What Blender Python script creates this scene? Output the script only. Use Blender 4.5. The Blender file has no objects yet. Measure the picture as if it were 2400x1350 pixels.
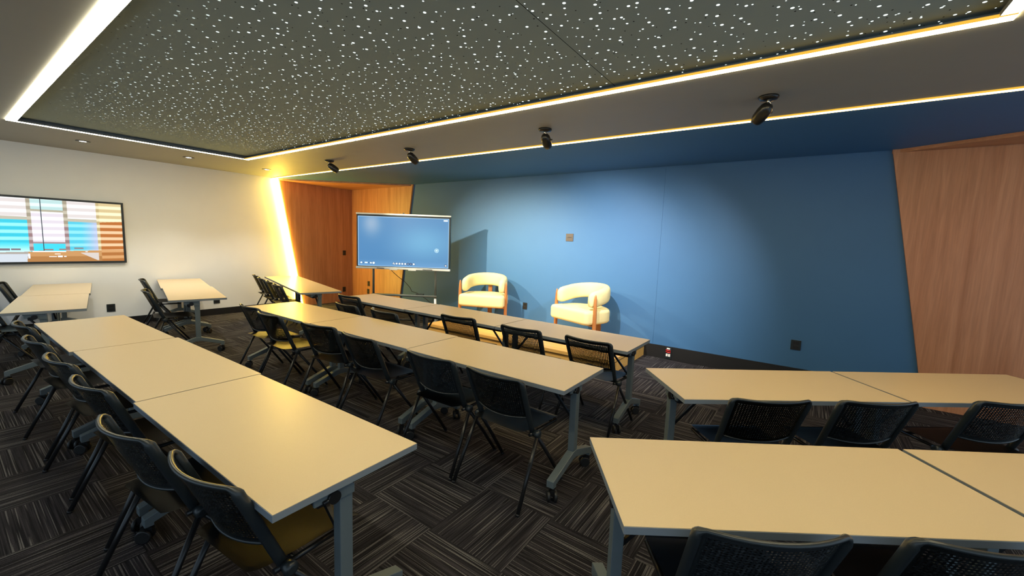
import bpy, bmesh, math, random
from mathutils import Vector, Matrix

R = math.radians
scene = bpy.context.scene
C = scene.collection
rnd = random.Random(7)

# ------------------------------------------------------------------ camera, world, exposure
cam_data = bpy.data.cameras.new('camera')
cam_data.sensor_width = 36.0
cam_data.lens = 969.5 / 2400 * 36.0
cam_data.clip_start = 0.02
cam = bpy.data.objects.new('camera', cam_data)
C.objects.link(cam)
CAM_H = 1.634
_y, _p, _r = R(35.149), R(6.408), R(2.119)
_f = Vector((-math.sin(_y) * math.cos(_p), math.cos(_y) * math.cos(_p), -math.sin(_p)))
_r0 = Vector((math.cos(_y), math.sin(_y), 0)); _u0 = _r0.cross(_f)
_right = _r0 * math.cos(_r) + _u0 * math.sin(_r)
_up = _u0 * math.cos(_r) - _r0 * math.sin(_r)
M = Matrix((_right, _up, -_f)).transposed().to_4x4()
M.translation = Vector((0, 0, CAM_H))
cam.matrix_world = M
scene.camera = cam

world = bpy.data.worlds.new('world'); scene.world = world
world.use_nodes = True
bg = world.node_tree.nodes['Background']
bg.inputs[0].default_value = (0.62, 0.82, 1.0, 1)      # daylight arriving from the glazed sides behind the camera
bg.inputs[1].default_value = 0.34

scene.view_settings.view_transform = 'Standard'
scene.view_settings.look = 'None'
scene.view_settings.gamma = 1.0
scene.view_settings.use_curve_mapping = False
scene.view_settings.exposure = 1.5
try:
    scene.cycles.use_denoising = True
    scene.cycles.sample_clamp_indirect = 4.0
    scene.cycles.max_bounces = 8
    scene.cycles.diffuse_bounces = 4
except Exception:
    pass

# strengths (tuned together)
LED_RING, LED_WALL, LED_SLANT = 14.5, 9.0, 34.0
COL_RING = (1.0, 0.78, 0.36)
COL_LINE = (1.0, 0.62, 0.20)
COL_SLANT = (1.0, 0.67, 0.09)
COL_COOL = (1.0, 0.90, 0.62)

# ------------------------------------------------------------------ materials
def srgb(r, g, b):
    def l(c):
        c /= 255.0
        return c / 12.92 if c <= 0.04045 else ((c + 0.055) / 1.055) ** 2.4
    return (l(r), l(g), l(b), 1)

def mat(name, col, rough=0.5, metal=0.0, noise=0.0, nscale=30.0, bump=0.0, bscale=200.0, spec=0.5):
    m = bpy.data.materials.new(name); m.use_nodes = True
    nt = m.node_tree; b = nt.nodes['Principled BSDF']
    b.inputs['Roughness'].default_value = rough
    b.inputs['Metallic'].default_value = metal
    b.inputs['Specular IOR Level'].default_value = spec
    tc = nt.nodes.new('ShaderNodeTexCoord')
    n = nt.nodes.new('ShaderNodeTexNoise'); n.inputs['Scale'].default_value = nscale
    n.inputs['Detail'].default_value = 3
    nt.links.new(tc.outputs['Object'], n.inputs['Vector'])
    mx = nt.nodes.new('ShaderNodeMix'); mx.data_type = 'RGBA'
    k = max(noise, 0.02)
    mx.inputs[6].default_value = tuple(c * (1 - k) for c in col[:3]) + (1,)
    mx.inputs[7].default_value = tuple(min(1, c * (1 + k)) for c in col[:3]) + (1,)
    nt.links.new(n.outputs['Fac'], mx.inputs[0])
    nt.links.new(mx.outputs[2], b.inputs['Base Color'])
    if bump:
        n2 = nt.nodes.new('ShaderNodeTexNoise'); n2.inputs['Scale'].default_value = bscale
        nt.links.new(tc.outputs['Object'], n2.inputs['Vector'])
        bp = nt.nodes.new('ShaderNodeBump'); bp.inputs['Strength'].default_value = bump
        bp.inputs['Distance'].default_value = 0.002
        nt.links.new(n2.outputs['Fac'], bp.inputs['Height'])
        nt.links.new(bp.outputs['Normal'], b.inputs['Normal'])
    return m

def emis(name, col, strength):
    m = bpy.data.materials.new(name); m.use_nodes = True
    nt = m.node_tree; nt.nodes.clear()
    o = nt.nodes.new('ShaderNodeOutputMaterial'); e = nt.nodes.new('ShaderNodeEmission')
    e.inputs[0].default_value = tuple(col[:3]) + (1,); e.inputs[1].default_value = strength
    nt.links.new(e.outputs[0], o.inputs[0])
    return m

def wood(name, dark, light, axis='Z', scale=1.0, rough=0.42):
    m = bpy.data.materials.new(name); m.use_nodes = True
    nt = m.node_tree; b = nt.nodes['Principled BSDF']; L = nt.links
    tc = nt.nodes.new('ShaderNodeTexCoord'); mp = nt.nodes.new('ShaderNodeMapping')
    s = {'X': (0.35, 7, 7), 'Y': (7, 0.35, 7), 'Z': (7, 7, 0.35)}[axis]
    mp.inputs['Scale'].default_value = tuple(c * scale for c in s)
    L.new(tc.outputs['Object'], mp.inputs['Vector'])
    n = nt.nodes.new('ShaderNodeTexNoise'); n.inputs['Scale'].default_value = 1.6
    n.inputs['Detail'].default_value = 6; n.inputs['Roughness'].default_value = 0.62; n.inputs['Distortion'].default_value = 0.6
    L.new(mp.outputs[0], n.inputs['Vector'])
    n2 = nt.nodes.new('ShaderNodeTexNoise'); n2.inputs['Scale'].default_value = 11
    n2.inputs['Detail'].default_value = 3
    L.new(mp.outputs[0], n2.inputs['Vector'])
    r = nt.nodes.new('ShaderNodeValToRGB')
    r.color_ramp.elements[0].position = 0.32; r.color_ramp.elements[0].color = dark
    r.color_ramp.elements[1].position = 0.68; r.color_ramp.elements[1].color = light
    L.new(n.outputs['Fac'], r.inputs[0])
    mx = nt.nodes.new('ShaderNodeMix'); mx.data_type = 'RGBA'; mx.blend_type = 'MULTIPLY'
    mx.inputs[0].default_value = 0.35
    L.new(r.outputs[0], mx.inputs[6]); L.new(n2.outputs['Fac'], mx.inputs[7])
    L.new(mx.outputs[2], b.inputs['Base Color'])
    b.inputs['Roughness'].default_value = rough
    return m

M_white = mat('white_paint', (0.86, 0.86, 0.84, 1), 0.7, noise=0.03, nscale=3, bump=0.15, bscale=260)
M_blue = mat('blue_paint', (0.036, 0.127, 0.285, 1), 0.62, noise=0.04, nscale=3, bump=0.1, bscale=260)
M_ceil = mat('ceiling_grey_paint', (0.26, 0.26, 0.245, 1), 0.6, noise=0.04, nscale=4)
M_wood = wood('walnut_veneer', (0.44, 0.175, 0.07, 1), (0.62, 0.29, 0.145, 1), 'Z')
M_wood_flat = wood('walnut_veneer_soffit', (0.44, 0.175, 0.07, 1), (0.62, 0.29, 0.145, 1), 'X')
M_stage = wood('plywood_stage', (0.62, 0.33, 0.08, 1), (0.80, 0.48, 0.14, 1), 'X', 0.8, 0.4)
M_legwood = wood('oak_leg', (0.36, 0.13, 0.035, 1), (0.50, 0.21, 0.065, 1), 'Z', 3.0, 0.35)
M_black = mat('black_plastic', (0.015, 0.020, 0.023, 1), 0.34, noise=0.1, nscale=60, bump=0.1, bscale=500)
M_seat = mat('black_seat_plastic', (0.012, 0.012, 0.012, 1), 0.40, noise=0.1, nscale=80, bump=0.2, bscale=420, spec=0.42)
M_blackmetal = mat('black_metal', (0.015, 0.015, 0.016, 1), 0.28, metal=0.3, noise=0.05)
M_base = mat('black_baseboard', (0.008, 0.008, 0.009, 1), 0.5)
M_lam = mat('beige_laminate', (0.60, 0.475, 0.30, 1), 0.33, noise=0.05, nscale=220, bump=0.08, bscale=900, spec=0.5)
M_edge = mat('grey_edge_band', (0.19, 0.215, 0.24, 1), 0.45)
M_grey = mat('grey_painted_metal', (0.125, 0.155, 0.168, 1), 0.42, metal=0.15, noise=0.04)
M_rubber = mat('black_rubber', (0.01, 0.01, 0.01, 1), 0.45)
M_chrome = mat('chrome', (0.75, 0.75, 0.75, 1), 0.15, metal=1.0)
M_cream = mat('cream_boucle', (0.66, 0.58, 0.30, 1), 0.95, noise=0.06, nscale=60, bump=0.6, bscale=350)
M_silver = mat('silver_metal', (0.62, 0.64, 0.65, 1), 0.35, metal=0.3)
M_whitepl = mat('white_plastic', (0.80, 0.80, 0.78, 1), 0.4)
M_red = mat('red_plastic', (0.55, 0.02, 0.02, 1), 0.4)
M_brownpl = mat('brown_plate', (0.06, 0.045, 0.035, 1), 0.4)
M_ring = emis('ring_led', COL_RING, LED_RING)
M_ringc = emis('cool_ring_led', COL_COOL, LED_RING * 0.9)
M_line = emis('line_led', COL_LINE, LED_WALL)
M_slant = emis('slanted_led', COL_SLANT, LED_SLANT)
M_amber = emis('amber_fringe_glow', (1.0, 0.55, 0.06), 0.36)  # emission for the added fringe of light beside two strips
M_bulb = emis('bulb', (1, 0.95, 0.85), 6.0)

def carpet_material():
    m = bpy.data.materials.new('striped_carpet_tile'); m.use_nodes = True
    nt = m.node_tree; b = nt.nodes['Principled BSDF']; L = nt.links
    N = lambda t: nt.nodes.new(t)
    def math_(op, a, bb=None, cc=None):
        n = N('ShaderNodeMath'); n.operation = op
        for i, v in enumerate((a, bb, cc)):
            if v is None: continue
            if isinstance(v, (int, float)): n.inputs[i].default_value = v
            else: L.new(v, n.inputs[i])
        return n.outputs[0]
    tc = N('ShaderNodeTexCoord'); sp = N('ShaderNodeSeparateXYZ'); L.new(tc.outputs['Object'], sp.inputs[0])
    X = math_('ADD', sp.outputs[0], 1.587); Y = math_('ADD', sp.outputs[1], -1.540)
    fx = math_('FLOOR', math_('DIVIDE', X, 0.5)); fy = math_('FLOOR', math_('DIVIDE', Y, 0.5))
    par = math_('FLOORED_MODULO', math_('ADD', fx, fy), 2.0)     # 0: stripes along Y, 1: stripes along X
    inv = math_('SUBTRACT', 1.0, par)
    along = math_('ADD', math_('MULTIPLY', X, par), math_('MULTIPLY', Y, inv))
    across = math_('ADD', math_('MULTIPLY', Y, par), math_('MULTIPLY', X, inv))
    tid = math_('ADD', math_('MULTIPLY', fx, 3.7), math_('MULTIPLY', fy, 9.1))
    def tex(sa, sc, off, detail, rough=0.5):
        cv = N('ShaderNodeCombineXYZ')
        L.new(math_('MULTIPLY', along, sa), cv.inputs[0]); L.new(math_('MULTIPLY', across, sc), cv.inputs[1])
        L.new(math_('ADD', tid, off), cv.inputs[2])
        n = N('ShaderNodeTexNoise'); n.inputs['Scale'].default_value = 1.0; n.inputs['Detail'].default_value = detail
        n.inputs['Roughness'].default_value = rough
        L.new(cv.outputs[0], n.inputs['Vector']); return n.outputs['Fac']
    def ramp(v, p0, c0, p1, c1):
        r = N('ShaderNodeValToRGB'); e = r.color_ramp.elements
        e[0].position = p0; e[0].color = c0; e[1].position = p1; e[1].color = c1
        L.new(v, r.inputs[0]); return r.outputs[0]
    base = ramp(tex(1.6, 95, 0, 2, 0.6), 0.40, (0.012, 0.011, 0.014, 1), 0.68, (0.053, 0.048, 0.058, 1))
    lines = ramp(tex(1.8, 140, 40, 0), 0.60, (0, 0, 0, 1), 0.68, (1, 1, 1, 1))
    fine = ramp(tex(260, 260, 3, 2), 0.3, (0.45, 0.45, 0.45, 1), 0.7, (1, 1, 1, 1))
    mx = N('ShaderNodeMix'); mx.data_type = 'RGBA'; L.new(lines, mx.inputs[0])
    L.new(base, mx.inputs[6]); mx.inputs[7].default_value = (0.15, 0.145, 0.15, 1)
    mm = N('ShaderNodeMix'); mm.data_type = 'RGBA'; mm.blend_type = 'MULTIPLY'; mm.inputs[0].default_value = 1
    L.new(mx.outputs[2], mm.inputs[6]); L.new(fine, mm.inputs[7])
    L.new(mm.outputs[2], b.inputs['Base Color'])
    b.inputs['Roughness'].default_value = 0.95; b.inputs['Specular IOR Level'].default_value = 0.15
    return m
M_carpet = carpet_material()

def perforated_material():
    """grey acoustic board with round holes of three sizes, lit from the void above it"""
    m = bpy.data.materials.new('perforated_backlit_board'); m.use_nodes = True
    nt = m.node_tree; L = nt.links; N = lambda t: nt.nodes.new(t)
    b = nt.nodes['Principled BSDF']; b.inputs['Roughness'].default_value = 0.9; b.inputs['Specular IOR Level'].default_value = 0.05
    tc = N('ShaderNodeTexCoord'); sp = N('ShaderNodeSeparateXYZ'); L.new(tc.outputs['Object'], sp.inputs[0])
    def math_(op, a, bb=None, clamp=False):
        n = N('ShaderNodeMath'); n.operation = op; n.use_clamp = clamp
        for i, v in enumerate((a, bb)):
            if v is None: continue
            if isinstance(v, (int, float)): n.inputs[i].default_value = v
            else: L.new(v, n.inputs[i])
        return n.outputs[0]
    def holes(scale, radius, seed, keep):
        mp = N('ShaderNodeMapping'); mp.inputs['Location'].default_value = (seed, seed * 1.7, 0)
        L.new(tc.outputs['Object'], mp.inputs['Vector'])
        v = N('ShaderNodeTexVoronoi'); v.voronoi_dimensions = '2D'; v.feature = 'F1'
        v.inputs['Scale'].default_value = scale; v.inputs['Randomness'].default_value = 0.9
        L.new(mp.outputs[0], v.inputs['Vector'])
        sc = N('ShaderNodeSeparateColor'); L.new(v.outputs['Color'], sc.inputs[0])
        rr = math_('MULTIPLY', math_('ADD', math_('MULTIPLY', sc.outputs[1], 0.5), 0.6), radius * scale)
        inside = math_('LESS_THAN', v.outputs['Distance'], rr)
        return math_('MULTIPLY', inside, math_('LESS_THAN', sc.outputs[0], keep))
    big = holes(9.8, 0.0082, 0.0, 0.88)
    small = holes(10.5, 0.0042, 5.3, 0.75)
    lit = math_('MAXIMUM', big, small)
    dark = holes(13.0, 0.0045, 11.1, 0.35)
    # void lamps stop short of the recess edges
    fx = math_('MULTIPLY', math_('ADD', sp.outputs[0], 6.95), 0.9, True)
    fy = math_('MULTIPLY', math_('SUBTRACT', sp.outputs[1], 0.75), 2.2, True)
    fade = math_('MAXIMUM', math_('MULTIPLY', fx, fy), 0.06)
    seam = math_('LESS_THAN', math_('ABSOLUTE', math_('ADD', sp.outputs[0], 1.29)), 0.0022)
    mx = N('ShaderNodeMix'); mx.data_type = 'RGBA'
    L.new(math_('MAXIMUM', dark, seam), mx.inputs[0])
    mx.inputs[6].default_value = (0.28, 0.345, 0.35, 1); mx.inputs[7].default_value = (0.015, 0.015, 0.015, 1)
    L.new(mx.outputs[2], b.inputs['Base Color'])
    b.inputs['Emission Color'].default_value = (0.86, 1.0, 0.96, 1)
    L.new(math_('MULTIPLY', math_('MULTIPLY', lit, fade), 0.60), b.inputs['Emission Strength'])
    return m
M_perf = perforated_material()

def screen_material(name, strength):
    m = bpy.data.materials.new(name); m.use_nodes = True
    nt = m.node_tree; b = nt.nodes['Principled BSDF']
    a = nt.nodes.new('ShaderNodeVertexColor'); a.layer_name = 'Col'
    b.inputs['Base Color'].default_value = (0.01, 0.01, 0.01, 1)
    b.inputs['Roughness'].default_value = 0.3
    nt.links.new(a.outputs['Color'], b.inputs['Emission Color'])
    b.inputs['Emission Strength'].default_value = strength
    return m

# ------------------------------------------------------------------ mesh helpers
def box(bm, lo, hi, mi=0, T=None):
    vs = [bm.verts.new((x, y, z)) for x in (lo[0], hi[0]) for y in (lo[1], hi[1]) for z in (lo[2], hi[2])]
    if T is not None:
        for v in vs: v.co = T @ v.co
    for f in ((0, 1, 3, 2), (4, 6, 7, 5), (0, 4, 5, 1), (2, 3, 7, 6), (0, 2, 6, 4), (1, 5, 7, 3)):
        fc = bm.faces.new([vs[i] for i in f]); fc.material_index = mi
    return vs

def frames(path, up=Vector((0, 0, 1))):
    out = []
    for i, p in enumerate(path):
        a = path[max(i - 1, 0)]; b = path[min(i + 1, len(path) - 1)]
        t = (b - a).normalized()
        s = t.cross(up)
        if s.length < 0.05: s = t.cross(Vector((0, 1, 0)))
        s.normalize(); n = s.cross(t).normalized()
        out.append((p, s, n))
    return out

def tube(bm, path, r, seg=10, mi=0, ry=None, up=Vector((0, 0, 1)), smooth=True, square=False):
    path = [Vector(p) for p in path]
    rs = r if isinstance(r, (list, tuple)) else [r] * len(path)
    rings = []
    rys = ry if isinstance(ry, (list, tuple)) else [ry] * len(path)
    for (p, s, n), rr, ry in zip(frames(path, up), rs, rys):
        ring = []
        for k in range(seg):
            a = 2 * math.pi * k / seg + (math.pi / 4 if square else 0)
            q = 1.4142 if square else 1
            ring.append(bm.verts.new(p + s * math.cos(a) * rr * q + n * math.sin(a) * (ry if ry is not None else rr) * q))
        rings.append(ring)
    for a, b in zip(rings, rings[1:]):
        for k in range(seg):
            f = bm.faces.new((a[k], a[(k + 1) % seg], b[(k + 1) % seg], b[k])); f.material_index = mi; f.smooth = smooth and not square
    for ring in (rings[0][::-1], rings[-1]):
        f = bm.faces.new(ring); f.material_index = mi

def prism(bm, pts, ext, mi=0):
    """pts: list of 3-D points of a planar polygon; ext: extrusion vector"""
    ext = Vector(ext)
    a = [bm.verts.new(Vector(p)) for p in pts]; b = [bm.verts.new(Vector(p) + ext) for p in pts]
    n = len(pts)
    bm.faces.new(a[::-1]).material_index = mi; bm.faces.new(b).material_index = mi
    for i in range(n):
        bm.faces.new((a[i], a[(i + 1) % n], b[(i + 1) % n], b[i])).material_index = mi

def lathe(bm, prof, T=None, seg=24, mi=0):
    rings = []
    for r, z in prof:
        rings.append([bm.verts.new(Vector((r * math.cos(2 * math.pi * k / seg), r * math.sin(2 * math.pi * k / seg), z))) for k in range(seg)])
    if T is not None:
        for ring in rings:
            for v in ring: v.co = T @ v.co
    for a, b in zip(rings, rings[1:]):
        for k in range(seg):
            f = bm.faces.new((a[k], a[(k + 1) % seg], b[(k + 1) % seg], b[k])); f.smooth = True; f.material_index = mi
    bm.faces.new(rings[0][::-1]).material_index = mi; bm.faces.new(rings[-1]).material_index = mi

def obj(name, bm, mats, parent=None, bevel=0.0, fix=True):
    if fix: bmesh.ops.recalc_face_normals(bm, faces=bm.faces)
    me = bpy.data.meshes.new(name); bm.to_mesh(me); bm.free()
    for m in (mats if isinstance(mats, (list, tuple)) else [mats]): me.materials.append(m)
    o = bpy.data.objects.new(name, me); C.objects.link(o)
    if parent: o.parent = parent
    if bevel:
        b = o.modifiers.new('bevel', 'BEVEL'); b.width = bevel; b.segments = 2; b.limit_method = 'ANGLE'
    return o

def thing(name, label, cat, loc=(0, 0, 0), rz=0, group=None):
    o = bpy.data.objects.new(name, None); C.objects.link(o)
    o.empty_display_size = 0.1
    o.location = loc; o.rotation_euler = (0, 0, rz); o['label'] = label; o['category'] = cat
    if group: o['group'] = group
    return o

def tag(o, label, cat, group=None):
    o['label'] = label; o['category'] = cat
    if group: o['group'] = group
    return o

def struct(name, bm, mats, parent=None, **k):
    o = obj(name, bm, mats, parent, **k)
    if parent is None: o['kind'] = 'structure'
    return o

def dup(root, loc, rz, label, group=None):
    r = root.copy(); C.objects.link(r); r.location = loc; r.rotation_euler = (0, 0, rz); r['label'] = label
    if group: r['group'] = group
    for ch in list(root.children):
        c = ch.copy(); C.objects.link(c); c.parent = r
        for g in ch.children:
            d = g.copy(); C.objects.link(d); d.parent = c
    return r

def light(name, kind, loc, energy, col, parent=None, **kw):
    d = bpy.data.lights.new(name, kind); d.energy = energy; d.color = col
    for k, v in kw.items(): setattr(d, k, v)
    o = bpy.data.objects.new(name, d); C.objects.link(o); o.location = loc
    if parent: o.parent = parent
    return o

def aim(o, target):
    d = Vector(target) - Vector(o.location)
    o.rotation_euler = d.to_track_quat('-Z', 'Y').to_euler()

# ------------------------------------------------------------------ the room
XW, YB, H = -9.30, 6.20, 2.78        # left wall, back wall, ceiling height
XR, YF = 3.3, -3.2                   # limits behind / beside the camera
RX0, RX1, RY0, RY1 = -7.42, 0.70, 0.61, 3.08     # recess in the ceiling
YL = 4.32                            # ceiling light line

bm = bmesh.new(); box(bm, (XW - 0.1, YF, -0.12), (XR, YB + 0.1, 0)); struct('floor', bm, M_carpet)
bm = bmesh.new(); box(bm, (XW - 0.12, YF, 0), (XW, YB + 0.1, H + 0.12)); struct('wall_left', bm, M_white)
bm = bmesh.new()
box(bm, (XW, YB, 0), (-1.752, YB + 0.12, H + 0.12)); box(bm, (-1.749, YB, 0), (XR, YB + 0.12, H + 0.12))
box(bm, (-1.76, YB + 0.004, 0), (-1.74, YB + 0.1, H))
struct('wall_back', bm, M_blue)

bm = bmesh.new()
T = 0.16
box(bm, (XW, YF, H), (XR, RY0, H + T)); box(bm, (XW, RY1, H), (XR, YL, H + T))
box(bm, (XW, RY0, H), (RX0, RY1, H + T)); box(bm, (RX1, RY0, H), (XR, RY1, H + T))
ceiling = struct('ceiling', bm, M_ceil)
bm = bmesh.new(); box(bm, (RX0, RY0, H + 0.042), (RX1, RY1, H + 0.10)); obj('perforated_panel', bm, M_perf, ceiling)
bm = bmesh.new(); box(bm, (XW, YL, H), (XR, YB, H + T)); obj('blue_soffit', bm, M_blue, ceiling)

# timber lining at both ends of the blue wall
DP = 0.035
bm = bmesh.new()
prism(bm, [(XW, 4.43, H), (XW, YB, H), (XW, YB, 0), (XW, 4.91, 0)], (DP, 0, 0))
struct('trim_1', bm, M_wood)
bm = bmesh.new()
prism(bm, [(XW + DP, YB, 0), (-7.50, YB, 0), (-7.06, YB, H), (XW + DP, YB, H)], (0, -DP, 0))
struct('trim_2', bm, M_wood)
bm = bmesh.new()
prism(bm, [(XW, 4.39, H), (XW, YB, H), (-7.06, YB, H)], (0, 0, -DP))
struct('trim_3', bm, M_wood_flat)
bm = bmesh.new()
prism(bm, [(0.66, YB, H), (1.19, YB, 0), (XR, YB, 0), (XR, YB, H)], (0, -DP, 0))
struct('trim_4', bm, M_wood)
bm = bmesh.new()
prism(bm, [(0.66, YB, H), (XR, YB, H), (XR, 4.73, H)], (0, 0, -DP))
struct('trim_5', bm, M_wood_flat)

bm = bmesh.new(); prism(bm, [(-7.50, YB, 0), (1.19, YB, 0), (1.155, YB, 0.19), (-7.47, YB, 0.19)], (0, -0.016, 0))
struct('baseboard_back', bm, M_base)
bm = bmesh.new(); prism(bm, [(XW, YF, 0), (XW, 4.86, 0), (XW, 4.845, 0.125), (XW, YF, 0.125)], (0.014, 0, 0))
struct('baseboard_left', bm, M_base)

# ------------------------------------------------------------------ light strips
def strip(name, lo, hi, m, label):
    t = thing(name, '', 'light strip', ((lo[0] + hi[0]) / 2, (lo[1] + hi[1]) / 2, H))
    off = Vector(t.location)
    bm = bmesh.new(); box(bm, Vector((lo[0], lo[1], H - 0.009)) - off, Vector((hi[0], hi[1], H - 0.0003 if 'amber' in label else H + 0.001)) - off); obj('diffuser', bm, m, t)
    g_ = 0.004
    a, b_ = Vector((lo[0], lo[1], H + 0.0012)) - off, Vector((hi[0], hi[1], H + 0.010)) - off
    if 'recess' in label or 'corner' in label:            # lip on the recess side keeps the board dark
        if lo[0] == RX0 and hi[0] == RX1:
            if lo[1] > 2: a.y -= g_
            else: b_.y += g_
            y_ = a.y if lo[1] > 2 else b_.y - g_
            lipa, lipb = Vector((a.x, y_, -0.009)), Vector((b_.x, y_ + g_ - 0.0005, 0.0012))
        else:
            if lo[0] < -3: b_.x += g_
            else: a.x -= g_
            x_ = b_.x - g_ if lo[0] < -3 else a.x
            lipa, lipb = Vector((x_ + 0.0005, a.y, -0.009)), Vector((x_ + g_, b_.y, 0.0012))
        bm = bmesh.new(); box(bm, a, b_); box(bm, lipa, lipb); obj('channel', bm, M_ceil, t)
    if 'far long edge' in label or 'amber' in label:       # added glowing band imitating the yellow light fringe beside the strip
        bm = bmesh.new(); box(bm, Vector((lo[0] + 0.002, lo[1] - 0.022, H - 0.0095)) - off, Vector((hi[0] - 0.002, lo[1] - 0.0045, H - 0.0005)) - off); obj('amber_glow_fringe', bm, M_amber, t)
    return tag(t, label, 'light strip', 'glowing strips set into the ceiling and wall')
w = 0.062
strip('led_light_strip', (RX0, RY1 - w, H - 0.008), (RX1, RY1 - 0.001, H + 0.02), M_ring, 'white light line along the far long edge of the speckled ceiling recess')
strip('led_light_strip', (RX0, RY0, H - 0.008), (RX1, RY0 + 0.075, H + 0.02), M_ringc, 'broad white light line running off the top left of the photo along the recess')
strip('led_light_strip', (RX0, RY0 + 0.075, H - 0.008), (RX0 + w, RY1 - w, H + 0.02), M_ringc, 'white light line above the white wall on the short side of the recess')
strip('led_light_strip', (RX1 - w, RY0 + 0.075, H - 0.008), (RX1, RY1 - w, H + 0.02), M_ringc, 'short white light line turning off at the top right corner')
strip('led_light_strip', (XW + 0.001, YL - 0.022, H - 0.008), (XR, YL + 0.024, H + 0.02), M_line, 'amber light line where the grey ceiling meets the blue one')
bm = bmesh.new()
prism(bm, [(XW + 0.001, 4.345, H - 0.011), (XW + 0.001, 4.400, H - 0.011), (XW + 0.001, 4.885, 0.001), (XW + 0.001, 4.83, 0.001)], (0.055, 0, 0))
tag(obj('led_light_strip', bm, M_slant), 'slanting yellow light strip on the left wall beside the wood lining', 'light strip', 'glowing strips set into the ceiling and wall')

# ------------------------------------------------------------------ recessed downlights
def downlight(y, label):
    t = thing('downlight', label, 'downlight', (-8.2, y, H), 0, 'recessed downlights near the white wall')
    bm = bmesh.new()
    for k in range(28):
        a0, a1 = 2 * math.pi * k / 28, 2 * math.pi * (k + 1) / 28
        prism(bm, [(0.075 * math.cos(a0), 0.075 * math.sin(a0), 0), (0.075 * math.cos(a1), 0.075 * math.sin(a1), 0),
                   (0.038 * math.cos(a1), 0.038 * math.sin(a1), 0), (0.038 * math.cos(a0), 0.038 * math.sin(a0), 0)], (0, 0, -0.006))
    obj('ring', bm, M_blackmetal, t)
    bm = bmesh.new(); lathe(bm, [(0.038, 0.0), (0.036, -0.003), (0.02, -0.004)], seg=24)
    obj('lens', bm, M_bulb, t)
    l = light('lamp', 'SPOT', (0, 0, -0.02), 26, (1, 0.98, 0.92), t, spot_size=R(95), spot_blend=0.6, shadow_soft_size=0.05)
    return t
downlight(1.34, 'small recessed ceiling downlight above the wall display, leftmost of the three')
downlight(2.53, 'small recessed ceiling downlight, middle of the three by the white wall')
downlight(3.71, 'small recessed ceiling downlight nearest the slanting yellow strip')

# ------------------------------------------------------------------ spotlights
def spotlight(x, target, label, power, col, size=84):
    base = Vector((x, 3.72, H))
    t = thing('spotlight', label, 'spotlight', base, 0, 'black ceiling spotlights facing the blue wall')
    d = (Vector(target) - (base + Vector((0, 0, -0.10)))).normalized()
    q = d.to_track_quat('-Z', 'Y').to_matrix().to_4x4()
    bm = bmesh.new(); lathe(bm, [(0.068, 0.0), (0.068, -0.012), (0.055, -0.026), (0.018, -0.030)]); obj('canopy', bm, M_blackmetal, t)
    bm = bmesh.new(); tube(bm, [(0, 0, -0.025), (0, 0, -0.045)], 0.010, 10)
    tube(bm, [(0.018 * math.sin(a), 0, -0.056 + 0.018 * math.cos(a)) for a in [k * math.pi / 6 for k in range(12)]], 0.006, 8, up=Vector((0, 1, 0)))
    obj('swivel_joint', bm, M_chrome, t)
    bm = bmesh.new()
    Th = Matrix.Translation((0, 0, -0.070)) @ q
    lathe(bm, [(0.008, 0.022), (0.030, 0.014), (0.045, -0.012), (0.050, -0.050), (0.050, -0.100), (0.043, -0.135), (0.036, -0.150), (0.032, -0.150), (0.028, -0.138)], Th, 28)
    hd = obj('lamp_head', bm, M_blackmetal, t)
    bm = bmesh.new(); lathe(bm, [(0.030, -0.1395), (0.015, -0.1415)], Th, 20); obj('lens', bm, M_bulb, hd)
    bm = bmesh.new(); tube(bm, [Th @ Vector((0.045, 0, -0.05)), Th @ Vector((0.068, 0, -0.05))], 0.007, 8); obj('tilt_knob', bm, M_blackmetal, hd)
    l = light('lamp', 'SPOT', tuple(Vector((0, 0, -0.070)) + d * 0.165), power, col, t, spot_size=R(size), spot_blend=1.0, shadow_soft_size=0.025)
    l.rotation_euler = d.to_track_quat('-Z', 'Y').to_euler()
    return t
WARM, NEUT = (1.0, 0.88, 0.62), (1.0, 0.95, 0.88)
spotlight(-0.34, (-2.3, 5.9, 0.7), 'black ceiling spotlight nearest the camera, tilted towards the right lounge chair', 140, NEUT)
spotlight(-2.28, (-2.8, 6.1, 1.0), 'black ceiling spotlight pointing straight down, second from the right', 150, NEUT)
spotlight(-4.33, (-4.0, 6.0, 0.9), 'black ceiling spotlight above the standing screen, second from the left', 180, WARM)
spotlight(-6.18, (-4.6, 5.9, 0.8), 'smallest black ceiling spotlight, farthest left near the wood lining', 175, WARM)

# ------------------------------------------------------------------ flip-top tables
TL, TW = 1.435, 0.61
def caster(name, parent, x, y, turn):
    Tm = Matrix.Translation((x, y, 0)) @ Matrix.Rotation(turn, 4, 'Z')
    bm = bmesh.new()
    tube(bm, [Tm @ Vector((0, 0, 0.095)), Tm @ Vector((0, 0, 0.062))], 0.009, 10)
    box(bm, (-0.013, -0.034, 0.042), (0.013, 0.018, 0.080), 0, Tm)
    c = obj(name, bm, M_blackmetal, parent)
    for s in (-1, 1):
        bm = bmesh.new()
        a = Tm @ Vector((s * 0.013, -0.018, 0.036)); b = Tm @ Vector((s * 0.032, -0.018, 0.036))
        tube(bm, [a, a.lerp(b, 0.15), a.lerp(b, 0.85), b], [0.031, 0.036, 0.036, 0.031], 20)
        obj('caster_wheel', bm, M_rubber, c)
    return c

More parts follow.
